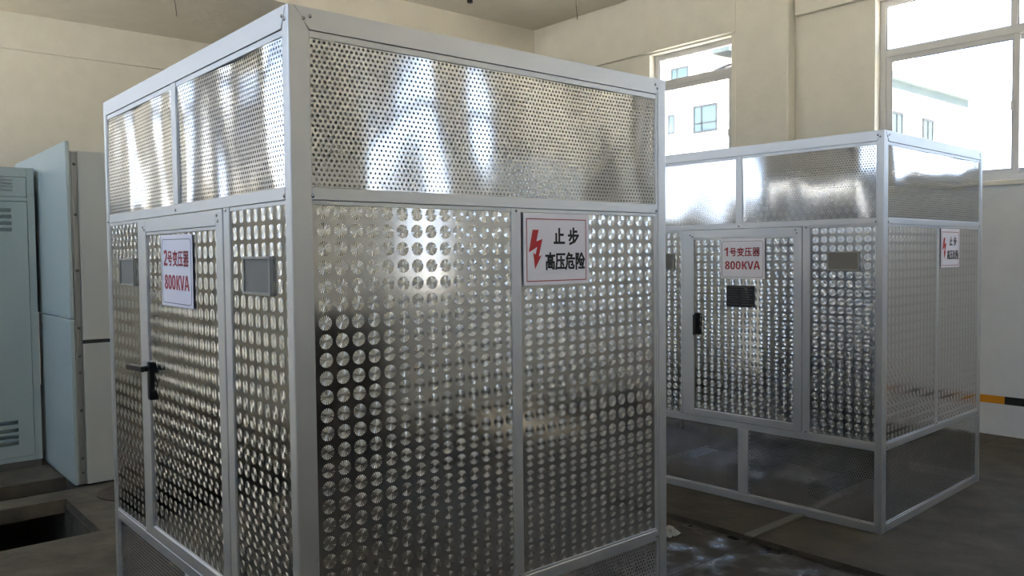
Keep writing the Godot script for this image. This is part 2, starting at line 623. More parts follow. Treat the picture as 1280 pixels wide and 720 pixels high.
func enclosure(xf: Transform3D, label: String, lever_open: bool) -> Node3D:
	var b := thing("transformer_enclosure", label, "enclosure", xf)
	var side := Transform3D()
	var front := Transform3D(Basis(Vector3.UP, -PI / 2), Vector3(0, 0, -L))
	var back := Transform3D(Basis(Vector3.UP, PI), Vector3(D, 0, -L))
	var far := Transform3D(Basis(Vector3.UP, PI / 2), Vector3(D, 0, 0))
	corner_post(b, Transform3D(), 0.06, 0.042)
	corner_post(b, Transform3D(Basis(Vector3.UP, -PI / 2), Vector3(0, 0, -L)), 0.046, 0.05)
	corner_post(b, Transform3D(Basis(Vector3.UP, PI), Vector3(D, 0, -L)), 0.055, 0.05)
	corner_post(b, Transform3D(Basis(Vector3.UP, PI / 2), Vector3(D, 0, 0)), 0.05, 0.055)
	# two-leaf side
	face_bands(b, side, D, 0.06, 0.055)
	perf_panel(b, side, 0.06, D - 0.055, 1.731, H - 0.074, 1.7, true)
	bar("panel_bead", b, side, 0.06, D - 0.055, 1.685, 1.698, -0.003, 0.012)
	bar("panel_bead", b, side, 0.06, D - 0.055, 0.492, 0.502, -0.003, 0.012)
	bar("centre_post", b, side, 0.752, 0.792, 0.492, 1.698)
	turned_panel(b, side, 0.06, 0.752, 0.498, 1.69, 2.3, true)
	turned_panel(b, side, 0.792, D - 0.055, 0.498, 1.69, 4.1, true)
	bar("panel_bead", b, side, D - 0.066, D - 0.055, 0.502, 1.685, -0.003, 0.012)
	perf_panel(b, side, 0.06, D - 0.055, 0.053, 0.454, 5.2, true, 0.0006)
	screws(b, side, [[0.044, H - 0.030], [0.062, H - 0.022, 0.0014], [0.061, 1.708], [D - 0.062, H - 0.022, 0.0014], [D - 0.05, H - 0.035], [D - 0.058, 1.708], [0.772, 1.689], [0.772, 0.502], [0.062, 0.47], [D - 0.058, 0.47]])
	# door side
	face_bands(b, front, L, 0.046, 0.040)
	perf_panel(b, front, 0.046, 0.838, 1.731, H - 0.074, 6.4, true)
	perf_panel(b, front, 0.884, L - 0.040, 1.731, H - 0.074, 7.9, true)
	bar("upper_mullion", b, front, 0.838, 0.884, 1.732, H - 0.057)
	bar("panel_bead", b, front, 0.046, 0.428, 1.685, 1.698, -0.003, 0.012)
	bar("panel_bead", b, front, 1.326, L - 0.040, 1.685, 1.698, -0.003, 0.012)
	bar("panel_bead", b, front, 0.046, 0.428, 0.492, 0.502, -0.003, 0.012)
	bar("panel_bead", b, front, 1.326, L - 0.040, 0.492, 0.502, -0.003, 0.012)
	turned_panel(b, front, 0.046, 0.428, 0.498, 1.69, 8.2, true)
	bar("door_jamb", b, front, 0.428, 0.448, 0.492, 1.698)
	bar("door_jamb", b, front, 1.281, 1.326, 0.492, 1.698)
	turned_panel(b, front, 1.326, L - 0.040, 0.498, 1.69, 9.6, true)
	perf_panel(b, front, 0.046, 0.855, 0.053, 0.454, 10.4, true, 0.0006)
	perf_panel(b, front, 0.925, L - 0.040, 0.053, 0.454, 11.1, true, 0.0006)
	bar("lower_mullion", b, front, 0.855, 0.925, 0.045, 0.453)
	screws(b, front, [[L - 0.02, H - 0.035], [L - 0.034, H - 0.025, 0.0014], [L - 0.042, 1.709], [0.861, 1.712], [1.303, 1.690], [0.030, 1.703], [1.303, 0.50], [0.438, 0.50]])
	# the door itself
	var d := Node3D.new()
	d.name = "door"
	b.add_child(d)
	bar("stile", d, front, 0.450, 0.531, 0.496, 1.696, 0.003)
	bar("stile", d, front, 1.226, 1.279, 0.496, 1.696, 0.003)
	bar("door_rail", d, front, 0.531, 1.226, 1.646, 1.696, 0.003)
	bar("door_rail", d, front, 0.531, 1.226, 0.496, 0.538, 0.003)
	bar("panel_bead", d, front, 0.531, 1.226, 1.634, 1.646, 0.0, 0.012)
	turned_panel(d, front, 0.531, 1.226, 0.53, 1.638, 12.7, true)
	screws(d, front, [[0.505, 1.665, 0.0032], [0.52, 1.655, 0.0032], [1.238, 1.678, 0.0032], [1.246, 1.660, 0.0032]])
	obj("handle_plate", bmesh(Vector3(0.540, 1.022, -0.008), Vector3(0.566, 1.165, 0.014), 0.004), M.black, d, front)
	obj("handle_pivot", MB.new().tube([Vector3(0.553, 1.140, 0.010), Vector3(0.553, 1.140, 0.034)], 0.011, 12).done(), M.black, d, front)
	if lever_open:
		obj("handle_lever", MB.new().cbox(Vector3(-0.125, -0.011, -0.007), Vector3(0.014, 0.011, 0.007), 0.004).done(), M.black, d, front * Transform3D(Basis(Vector3.UP, 0.12), Vector3(0.553, 1.140, 0.036)))
	else:
		obj("handle_lever", MB.new().cbox(Vector3(-0.011, -0.12, -0.006), Vector3(0.011, 0.014, 0.006), 0.004).done(), M.black, d, front * Transform3D(Basis(), Vector3(0.553, 1.140, 0.030)))
	# the small meshed peep windows
	for u in [0.190, 1.430]:
		var g := Node3D.new()
		g.name = "peep_window"
		b.add_child(g, true)
		var f := MB.new()
		f.cbox(Vector3(u, 1.442, -0.006), Vector3(u + 0.185, 1.450, 0.006), 0.001)
		f.cbox(Vector3(u, 1.542, -0.006), Vector3(u + 0.185, 1.550, 0.006), 0.001)
		f.cbox(Vector3(u, 1.450, -0.006), Vector3(u + 0.009, 1.542, 0.006), 0.001)
		f.cbox(Vector3(u + 0.176, 1.450, -0.006), Vector3(u + 0.185, 1.542, 0.006), 0.001)
		obj("window_frame", f.done(), M.gauge_frame, g, front)
		obj("mesh_pane", bmesh(Vector3(u + 0.009, 1.450, -0.006), Vector3(u + 0.176, 1.542, 0.001)), M.gauge, g, front)
	# the two faces turned away, and the cover
	for f in [[back, D, 0.055, 0.05, 13.3], [far, L, 0.05, 0.055, 15.8]]:
		var w: float = f[1]
		face_bands(b, f[0], w, f[2], f[3])
		perf_panel(b, f[0], f[2], w - f[3], 1.731, H - 0.074, f[4], false)
		perf_panel(b, f[0], f[2], w - f[3], 0.053, 0.454, f[4] + 0.7, false)
		bar("centre_post", b, f[0], w / 2 - 0.02, w / 2 + 0.02, 0.492, 1.698)
		turned_panel(b, f[0], f[2], w / 2 - 0.02, 0.49, 1.70, f[4] + 1.1, false)
		turned_panel(b, f[0], w / 2 + 0.02, w - f[3], 0.49, 1.70, f[4] + 1.9, false)
	var cover := Transform3D(Basis(Vector3.RIGHT, -PI / 2), Vector3(0, H - 0.004, 0))
	if not store.has("cover"):
		store["cover"] = bmesh(Vector3(0, 0, -0.002), Vector3(D - 0.02, L - 0.02, 0.0))
	obj("roof_cover", store["cover"], M.alu, b, cover * Transform3D(Basis(), Vector3(0.01, 0.01, 0.0)))
	return b


# what the holes give a glimpse of: iron core, three cast coils, clamps
func transformer(xf: Transform3D, label: String) -> void:
	var t := thing("transformer", label, "transformer", xf * Transform3D(Basis(), Vector3(D / 2, 0, -L / 2)))
	for s in [-1, 1]:
		obj("base_channel", bmesh(Vector3(-0.4, 0.0, s * 0.3 - 0.04), Vector3(0.4, 0.12, s * 0.3 + 0.04), 0.005), M.core, t)
		obj("clamp_bar", bmesh(Vector3(s * 0.17 - 0.02, 1.42, -0.68), Vector3(s * 0.17 + 0.02, 1.56, 0.68), 0.005), M.core, t)
	obj("core_yoke", bmesh(Vector3(-0.14, 0.12, -0.66), Vector3(0.14, 0.32, 0.66), 0.005), M.core, t)
	obj("core_yoke", bmesh(Vector3(-0.14, 1.4, -0.66), Vector3(0.14, 1.6, 0.66), 0.005), M.core, t)
	for k in 3:
		obj("coil", MB.new().tube([Vector3(0, 0.38, (k - 1) * 0.46), Vector3(0, 1.34, (k - 1) * 0.46)], 0.215, 24).done(), M.coil, t)
		obj("core_limb", MB.new().tube([Vector3(0, 0.3, (k - 1) * 0.46), Vector3(0, 1.42, (k - 1) * 0.46)], 0.11, 16).done(), M.core, t)


# ---------------------------------------------------------------- windows of the room
# x_in: the plane of the frame's room side; axis x means the wall runs along z
func room_window(called: String, xf: Transform3D, w: float, y0: float, y1: float, transom: float, mullions: Array, upper: Array, label: String) -> void:
	var o := Node3D.new()
	o.name = called
	add_child(o)
	o.transform = xf
	tag(o, label, "window", "", "structure")
	var fr := 0.055
	var dp := 0.06
	var part := func(called2: String, x0: float, x1: float, b0: float, b1: float, f := 0.0, mat: Material = M.pvc) -> void:
		obj(called2, bmesh(Vector3(x0, b0, f - dp), Vector3(x1, b1, f), 0.004), mat, o)
	part.call("frame_member", 0.0, fr, y0, y1)
	part.call("frame_member", w - fr, w, y0, y1)
	part.call("frame_member", fr, w - fr, y1 - fr, y1)
	part.call("frame_member", fr, w - fr, y0, y0 + fr)
	part.call("transom", fr, w - fr, transom - 0.035, transom + 0.035)
	for m in upper:
		part.call("mullion", m - 0.025, m + 0.025, transom + 0.035, y1 - fr)
	var ends := [fr] + mullions + [w - fr]
	for k in ends.size() - 1:
		# sliding sashes
		var a: float = ends[k] - (0.03 if k > 0 else 0.0)
		var b: float = ends[k + 1] + (0.03 if k < ends.size() - 2 else 0.0)
		var f := -0.008 if k % 2 == 0 else -0.034
		var s := Node3D.new()
		s.name = "sash"
		o.add_child(s, true)
		var t0 := y0 + fr - 0.01
		var t1 := transom - 0.03
		var sp := func(x0: float, x1: float, b0: float, b1: float) -> void:
			obj("sash_bar", bmesh(Vector3(x0, b0, f - 0.024), Vector3(x1, b1, f), 0.003), M.pvc, s)
		sp.call(a, a + 0.05, t0, t1)
		sp.call(b - 0.05, b, t0, t1)
		sp.call(a + 0.05, b - 0.05, t1 - 0.045, t1)
		sp.call(a + 0.05, b - 0.05, t0, t0 + 0.05)
		var g := MB.new()
		frame_line(g, a + 0.05, t0 + 0.05, b - 0.05, t1 - 0.045, 0.006, f - 0.004)
		obj("gasket", g.done(), M.gasket, s)
		obj("pane", bmesh(Vector3(a + 0.05, t0 + 0.05, f - 0.014), Vector3(b - 0.05, t1 - 0.045, f - 0.013)), M.glass, s)
		obj("latch", bmesh(Vector3(b - 0.062, (t0 + t1) / 2 - 0.05, f), Vector3(b - 0.036, (t0 + t1) / 2 + 0.03, f + 0.014), 0.004), M.pvc, s)
	var us := [fr] + upper + [w - fr]
	for k in us.size() - 1:
		var a: float = us[k] + (0.025 if k > 0 else 0.0)
		var b: float = us[k + 1] - (0.025 if k < us.size() - 2 else 0.0)
		var g := MB.new()
		frame_line(g, a, transom + 0.035, b, y1 - fr, 0.006, -0.012)
		obj("gasket", g.done(), M.gasket, o)
		obj("pane", bmesh(Vector3(a, transom + 0.035, -0.03), Vector3(b, y1 - fr, -0.029)), M.glass, o)


# a wall slab with rectangular openings; wall runs along local x, up y, inner face z = 0, body behind
func pierced_wall(w: float, h: float, thick: float, holes: Array) -> ArrayMesh:
	var mb := MB.new()
	var xs := [0.0, w]
	for o in holes:
		xs.append(o[0])
		xs.append(o[1])
	xs.sort()
	for k in xs.size() - 1:
		var a: float = xs[k]
		var b: float = xs[k + 1]
		if b - a < 1e-4:
			continue
		var cut := []
		for o in holes:
			if o[0] < (a + b) / 2 and o[1] > (a + b) / 2:
				cut.append(o)
		var y := 0.0
		for o in cut:
			if o[2] > y:
				mb.box(Vector3(a, y, -thick), Vector3(b, o[2], 0))
			y = o[3]
		mb.box(Vector3(a, y, -thick), Vector3(b, h, 0))
	return mb.done()


const WX := 6.57      # inner face of the window wall
const WL := -2.4      # inner face of the opposite wall
const ZB := -9.6
const ZF := 4.6
const CH := 4.55


func _ready() -> void:
	# ---- camera
	var cam := Camera3D.new()
	cam.name = "camera"
	cam.transform = Transform3D(Basis(Vector3(0.75946225, -0.010432, 0.65046773), Vector3(0.03336922, 0.99917988, -0.02293614), Vector3(-0.649695, 0.03912474, 0.7591875)), Vector3(-0.95886, 1.54438, 1.99809))
	cam.fov = 38.651
	cam.near = 0.05
	cam.far = 400.0
	add_child(cam)
	cam.current = true
	# ---- sky, sun, exposure
	var sm := ProceduralSkyMaterial.new()
	sm.sky_top_color = Color(0.56, 0.69, 0.86)
	sm.sky_horizon_color = Color(0.86, 0.91, 0.97)
	sm.ground_bottom_color = Color(0.45, 0.44, 0.42)
	sm.ground_horizon_color = Color(0.7, 0.7, 0.68)
	sm.sky_energy_multiplier = 1.25
	sm.sun_angle_max = 20.0
	var sky := Sky.new()
	sky.sky_material = sm
	var env := Environment.new()
	env.background_mode = Environment.BG_SKY
	env.sky = sky
	env.background_energy_multiplier = 1.0
	env.tonemap_mode = Environment.TONE_MAPPER_LINEAR
	env.tonemap_exposure = 3.9
	env.sdfgi_enabled = true
	env.ssao_enabled = true
	env.ssil_enabled = true
	var we := WorldEnvironment.new()
	we.name = "world_environment"
	we.environment = env
	add_child(we)
	var sun := DirectionalLight3D.new()
	sun.name = "sun"
	sun.light_color = Color(1.0, 0.965, 0.92)
	sun.light_energy = 6.5
	sun.light_angular_distance = 0.53
	sun.shadow_enabled = true
	add_child(sun)
	sun.look_at_from_position(Vector3(-1.3, 10.0, 4.5), Vector3.ZERO, Vector3.UP)

	make_materials()
	room()
	cabinets()
	# ---- the two transformer enclosures
	enclosure(Transform3D(), "aluminium transformer enclosure bearing the number 2 sign, its door lever turned out sideways", true)
	var far_xf := Transform3D(Basis(Vector3.UP, 0.0363), Vector3(3.4453, 0, -0.0656))
	enclosure(far_xf, "aluminium transformer enclosure bearing the number 1 sign, beside the striped window wall", false)
	transformer(Transform3D(), "dry-type transformer inside the enclosure whose door lever is turned out")
	transformer(far_xf, "dry-type transformer inside the enclosure that has a rating plate")
	var face := Transform3D(Basis(Vector3.UP, -PI / 2), Vector3(0, 0, -L))
	warning_sign(Transform3D(Basis(), Vector3(0.800, 1.447, 0.0006)), "white lightning bolt warning sign on the enclosure whose door lever is turned out")
	warning_sign(far_xf * Transform3D(Basis(), Vector3(0.808, 1.445, 0.0006)), "white lightning bolt warning sign on the enclosure that has a rating plate")
	name_sign(face * Transform3D(Basis(Vector3(0, 0, 1), -0.012), Vector3(0.703, 1.383, 0.0006)), "2", "white transformer name sign with red lettering beside the door lever that is turned out")
	name_sign(far_xf * face * Transform3D(Basis(), Vector3(0.730, 1.388, 0.0006)), "1", "white transformer name sign with red lettering right above the dark rating plate")
	var rp := thing("rating_plate", "dark grey printed rating plate below the number 1 sign", "plate", far_xf * face * Transform3D(Basis(), Vector3(0.772, 1.212, -0.0035)))
	obj("plate_body", bmesh(Vector3(0, 0, 0), Vector3(0.197, 0.134, 0.003), 0.001), M.plate, rp)
	var txt := MB.new()
	for k in 7:
		txt.box(Vector3(0.014, 0.016 + k * 0.015, 0.003), Vector3(0.085 - (k % 3) * 0.012, 0.020 + k * 0.015, 0.0033))
		txt.box(Vector3(0.105, 0.016 + k * 0.015, 0.003), Vector3(0.182 - (k % 2) * 0.02, 0.020 + k * 0.015, 0.0033))
	txt.box(Vector3(0.03, 0.122, 0.003), Vector3(0.167, 0.127, 0.0033))
	obj("fine_print", txt.done(), M.plate_text, rp)
	outside()
	small_things()


func room() -> void:
	# ---- floor: slabs round two cable pits, and a lower wet walkway between the enclosures
	var f := MB.new()
	f.box(Vector3(WL - 0.3, -1.25, -3.06), Vector3(1.75, 0, -1.9))
	f.box(Vector3(0.26, -1.25, -4.12), Vector3(WX + 0.3, 0, -3.066))
	f.box(Vector3(WL - 0.3, -0.09, -4.12), Vector3(0.26, 0, -3.90))
	f.box(Vector3(WL - 0.3, -0.09, -5.8), Vector3(0.39, 0, -4.50))
	f.box(Vector3(0.39, -1.25, -5.8), Vector3(WX + 0.3, 0, -4.50))
	f.box(Vector3(WL - 0.3, -1.25, ZB - 0.3), Vector3(WX + 0.3, 0, -5.8))
	f.box(Vector3(0.39, -1.25, -4.5), Vector3(WX + 0.3, 0, -4.12))
	struct("floor", f.done(), M.floor, "dusty olive-grey concrete floor round the cable trench", "floor")
	var fd := MB.new()
	fd.box(Vector3(WL - 0.3, -1.25, -1.9), Vector3(1.75, 0, ZF + 0.3))
	fd.box(Vector3(2.9, -1.25, -3.06), Vector3(WX + 0.3, 0, -0.52))
	fd.box(Vector3(2.9, -1.25, -0.515), Vector3(WX + 0.3, 0, ZF + 0.3))
	struct("floor_slab", fd.done(), M.floor_dark, "darker stained concrete slabs under the enclosures", "floor")
	var lw := MB.new()
	lw.box(Vector3(1.75, -1.25, -3.06), Vector3(2.9, -0.03, -0.52))
	lw.box(Vector3(1.75, -1.25, -0.514), Vector3(2.9, -0.03, ZF + 0.3))
	struct("floor_walkway", lw.done(), M.floor_wet, "lower damp dark strip of floor between the enclosures", "floor")
	var pl := MB.new()
	pl.box(Vector3(WL - 0.3, -1.3, -5.8), Vector3(0.5, -1.22, -3.0))
	pl.box(Vector3(WL - 0.3, -1.22, -5.8), Vector3(0.39, -0.09, -5.78))
	pl.box(Vector3(WL - 0.3, -1.22, -3.08), Vector3(0.26, -0.05, -3.06))
	pl.box(Vector3(WL - 0.3, -1.22, -5.78), Vector3(WL, -0.001, -3.08))
	pl.box(Vector3(0.25, -1.22, -4.12), Vector3(0.26, -0.05, -3.08))
	pl.box(Vector3(0.38, -1.22, -5.78), Vector3(0.39, -0.09, -4.12))
	struct("floor_pit", pl.done(), M.pit, "rough concrete lining of the open cable trench", "floor")
	# ---- ceiling and beams
	struct("ceiling", MB.new().box(Vector3(WL - 0.3, CH, ZB - 0.3), Vector3(WX + 0.3, CH + 0.25, ZF + 0.3)).done(), M.ceiling, "plain cream plastered ceiling", "ceiling")
	struct("trim_1", bmesh(Vector3(WL, 4.24, -6.52), Vector3(WX, CH, -6.22)), M.ceiling, "cream ceiling beam crossing the room behind the enclosures", "beam")
	struct("trim_2", bmesh(Vector3(WL, 4.11, ZB), Vector3(WX, CH, ZB + 0.06)), M.wall, "ring beam at the top of the rear wall", "beam")
	
	# ---- walls
	var t := 0.24
	struct("wall_back", pierced_wall(WX - WL + 0.6, CH, t, []), M.wall, "cream rear wall behind the grey cabinets", "wall").transform = Transform3D(Basis(), Vector3(WL - 0.3, 0, ZB))
	# window wall: local x runs towards +z
	var o1 := [-4.29, -3.17, 2.2, 3.86]
	var o2 := [-1.62, 1.20, 2.13, 3.86]
	var o3 := [1.9, 4.1, 2.13, 3.86]
	var holes := []
	for o in [o1, o2, o3]:
		holes.append([o[0] - ZB, o[1] - ZB, o[2], o[3]])
	var wr := struct("wall_right", pierced_wall(ZF - ZB, CH, t, holes), M.wall, "cream window wall behind the enclosure numbered 1", "wall")
	wr.transform = Transform3D(Basis(Vector3.UP, -PI / 2), Vector3(WX, 0, ZB))
	# opposite wall: local x runs towards -z
	var lh := [[ZF + 2.85, ZF + 3.85, 0.0, 2.05]]
	for z in [2.2, -1.4, -5.0, -8.3]:
		lh.append([ZF - z - 1.1, ZF - z + 1.1, 2.13, 3.86])
	var wl := struct("wall_left", pierced_wall(ZF - ZB, CH, t, lh), M.wall, "cream wall opposite the window wall", "wall")
	wl.transform = Transform3D(Basis(Vector3.UP, PI / 2), Vector3(WL, 0, ZF))
	# wall behind the camera: local x runs towards -x
	var fh := [[WX - 3.9, WX - 3.45, 1.2, 3.6]]
	var wf := struct("wall_front", pierced_wall(WX - WL, CH, t, fh), M.wall, "cream wall facing the rear wall", "wall")
	wf.transform = Transform3D(Basis(Vector3.UP, PI), Vector3(WX, 0, ZF))
	# lintel beams and columns of the window wall
	struct("trim_4", bmesh(Vector3(WX - 0.06, 3.88, -6.22), Vector3(WX, CH, -2.9), 0.004), M.wall, "lintel beam above the smaller window", "beam")
	struct("trim_5", bmesh(Vector3(WX - 0.06, 3.88, -2.4), Vector3(WX, CH, ZF), 0.004), M.wall, "lintel beam above the larger window", "beam")
	struct("trim_6", bmesh(Vector3(WX - 0.15, 0, -3.03), Vector3(WX, CH, -2.42), 0.012), M.wall, "cream wall column between the two windows", "column")
	# ---- windows
	var at := func(o: Array) -> Transform3D:
		return Transform3D(Basis(Vector3.UP, -PI / 2), Vector3(WX + 0.10, 0, o[0]))
	room_window("window_1", at.call(o1), 1.12, 2.2, 3.86, 3.52, [], [], "smaller white framed window with one transom left of the column")
	room_window("window_2", at.call(o2), 2.82, 2.13, 3.86, 3.37, [1.13, 1.98], [1.12, 1.98], "larger white sliding window above the striped wall band")
	room_window("window_3", at.call(o3), 2.2, 2.13, 3.86, 3.37, [1.1], [1.1], "white sliding window further along the window wall")
	var n := 4
	for o in lh.slice(1):
		room_window("window_%d" % n, Transform3D(Basis(Vector3.UP, PI / 2), Vector3(WL - 0.10, 0, ZF - o[0])), 2.2, 2.13, 3.86, 3.37, [1.1], [1.1], "white sliding window in the wall opposite the window wall")
		n += 1
	room_window("window_%d" % n, Transform3D(Basis(Vector3.UP, PI), Vector3(3.9, 0, ZF + 0.10)), 0.45, 1.2, 3.6, 2.9, [], [], "tall white window in the wall facing the rear wall")
	# unseen door added ajar in the opposite wall, to send low light onto the metal
	var dr := Node3D.new()
	dr.name = "door_1"
	add_child(dr)
	dr.transform = Transform3D(Basis(Vector3.UP, PI / 2), Vector3(WL, 0, -2.85))
	tag(dr, "unseen grey steel door added ajar to let in low light opposite the window wall", "door", "", "structure")
	obj("door_frame", MB.new().box(Vector3(0, 0, -0.14), Vector3(0.05, 2.05, -0.04)).box(Vector3(0.95, 0, -0.14), Vector3(1.0, 2.05, -0.04)).box(Vector3(0.05, 2.0, -0.14), Vector3(0.95, 2.05, -0.04)).done(), M.cab, dr)
	var leaf := obj("door_leaf", bmesh(Vector3(0, 0.01, -0.04), Vector3(0.9, 1.99, 0.0), 0.004), M.cab, dr, Transform3D(Basis(Vector3.UP, 0.2), Vector3(0.06, 0, -0.16)))
	obj("door_handle", bmesh(Vector3(0.78, 0.98, 0.0), Vector3(0.88, 1.0, 0.05), 0.004), M.black, leaf)
	# sills
	struct("trim_7", bmesh(Vector3(WX - 0.02, 2.085, o2[0] - 0.03), Vector3(WX + 0.12, 2.13, o2[1] + 0.03), 0.006), M.wall, "plastered sill of the larger window", "sill")
	struct("trim_9", bmesh(Vector3(WX - 0.003, 0, ZB), Vector3(WX, 2.085, ZF)), M.wall_low, "thin cooler white layer over the lower part of the window wall", "dado")  # thin layer up to the sill, whiter and cooler than the wall above
	# ---- black and yellow band on the window wall
	var band := Node3D.new()
	band.name = "trim_8"
	add_child(band)
	tag(band, "black and yellow warning band painted low on the window wall", "band", "", "structure")
	var z := -9.5
	var k := 0
	while z < ZF:
		obj("band_segment", bmesh(Vector3(-0.0015, 0.265, -0.25), Vector3(0.0, 0.331, 0.25)), M.yellow if k % 2 == 1 else M.stripe_black, band, Transform3D(Basis(), Vector3(WX - 0.003, 0, z + 0.25 - 0.003)))
		z += 0.5
		k += 1


func cabinets() -> void:
	# ---- louvred blue-grey cabinet
	var c := thing("control_cabinet", "blue-grey control cabinet with louvred door beside the cable trench", "cabinet", Transform3D(Basis(), Vector3(-0.5, 0, -5.0)))
	var w := 0.84
	obj("carcass", bmesh(Vector3(0, 0.05, -0.8), Vector3(w, 2.235, -0.06), 0.004), M.cab, c)
	obj("plinth", bmesh(Vector3(0.01, 0, -0.8), Vector3(w - 0.01, 0.05, 0.02), 0.003), M.steel, c)
	for q in [[0.0, 0.05, 0.05, 2.235], [w - 0.05, w, 0.05, 2.235], [0.05, w - 0.05, 0.05, 0.085], [0.05, w - 0.05, 1.985, 2.015], [0.05, w - 0.05, 2.165, 2.235]]:
		obj("front_frame", bmesh(Vector3(q[0], q[2], -0.06), Vector3(q[1], q[3], 0.0), 0.003), M.cab, c)
	# pressed steel door with open slots, a slanting blade in each
	var dw := w - 0.106
	var slots := []
	for y in [0.19, 0.238, 0.287, 0.345, 1.773, 1.82, 1.868, 1.915]:
		slots.append([0.107, dw - 0.10, y - 0.085 - 0.015, y - 0.085 + 0.015])
	var d := obj("door", pierced_wall(dw, 1.894, 0.012, slots), M.cab, c, Transform3D(Basis(), Vector3(0.053, 0.088, 0.004)))
	for q in slots:
		obj("louvre", MB.new().prism(PackedVector2Array([Vector2(-0.034, -0.013), Vector2(-0.032, -0.014), Vector2(-0.009, 0.013), Vector2(-0.011, 0.014)]), 0.0, q[1] - q[0], Transform3D(Basis(Vector3(0, 0, 1), Vector3(0, 1, 0), Vector3(1, 0, 0)), Vector3(q[0], (q[2] + q[3]) / 2, 0))).done(), M.cab, d)
	var hs := []
	for y in [0.045, 0.07, 0.095, 0.12]:
		hs.append([0.09, dw - 0.09, y - 0.005, y + 0.005])
	obj("header_panel", pierced_wall(dw, 0.144, 0.008, hs), M.cab, c, Transform3D(Basis(), Vector3(0.053, 2.018, 0.004)))
	# ---- tall cabinet with a side plate and bolted front
	var s := thing("switchgear_cabinet", "tall grey switchgear cabinet with bolted front plates and projecting side plate", "cabinet", Transform3D(Basis(), Vector3(0.37, 0, -4.14)))
	obj("carcass", bmesh(Vector3(0.027, 0.01, -1.0), Vector3(0.95, 2.285, -0.012), 0.003), M.cab_front, s)
	obj("side_plate", bmesh(Vector3(0, 1.150, -1.75), Vector3(0.024, 2.345, 0.0), 0.003), M.cab, s)
	obj("side_plate", bmesh(Vector3(0, 0.012, -1.0), Vector3(0.024, 1.144, 0.0), 0.003), M.cab, s)
	obj("bolt_strip", bmesh(Vector3(0.034, 0.015, -0.012), Vector3(0.072, 2.275, -0.006), 0.002), M.gauge_frame, s)
	obj("front_plate", bmesh(Vector3(0.074, 1.0, -0.012), Vector3(0.94, 2.282, 0.012), 0.004), M.cab_front, s)
	obj("front_plate", bmesh(Vector3(0.074, 0.012, -0.012), Vector3(0.94, 0.975, 0.012), 0.004), M.cab_front, s)
	obj("plate_gap", bmesh(Vector3(0.074, 0.975, -0.012), Vector3(0.94, 1.0, -0.006)), M.cab_dark, s)
	if not store.has("bolt"):
		store["bolt"] = MB.new().dome(Vector3.ZERO, 0.011, 0.008).done()
	for y in [2.194, 1.855, 1.477, 1.085, 0.894, 0.78, 0.52, 0.19, 0.096]:
		obj("bolt", store["bolt"], M.steel, s, Transform3D(Basis(), Vector3(0.053, y, -0.006)))


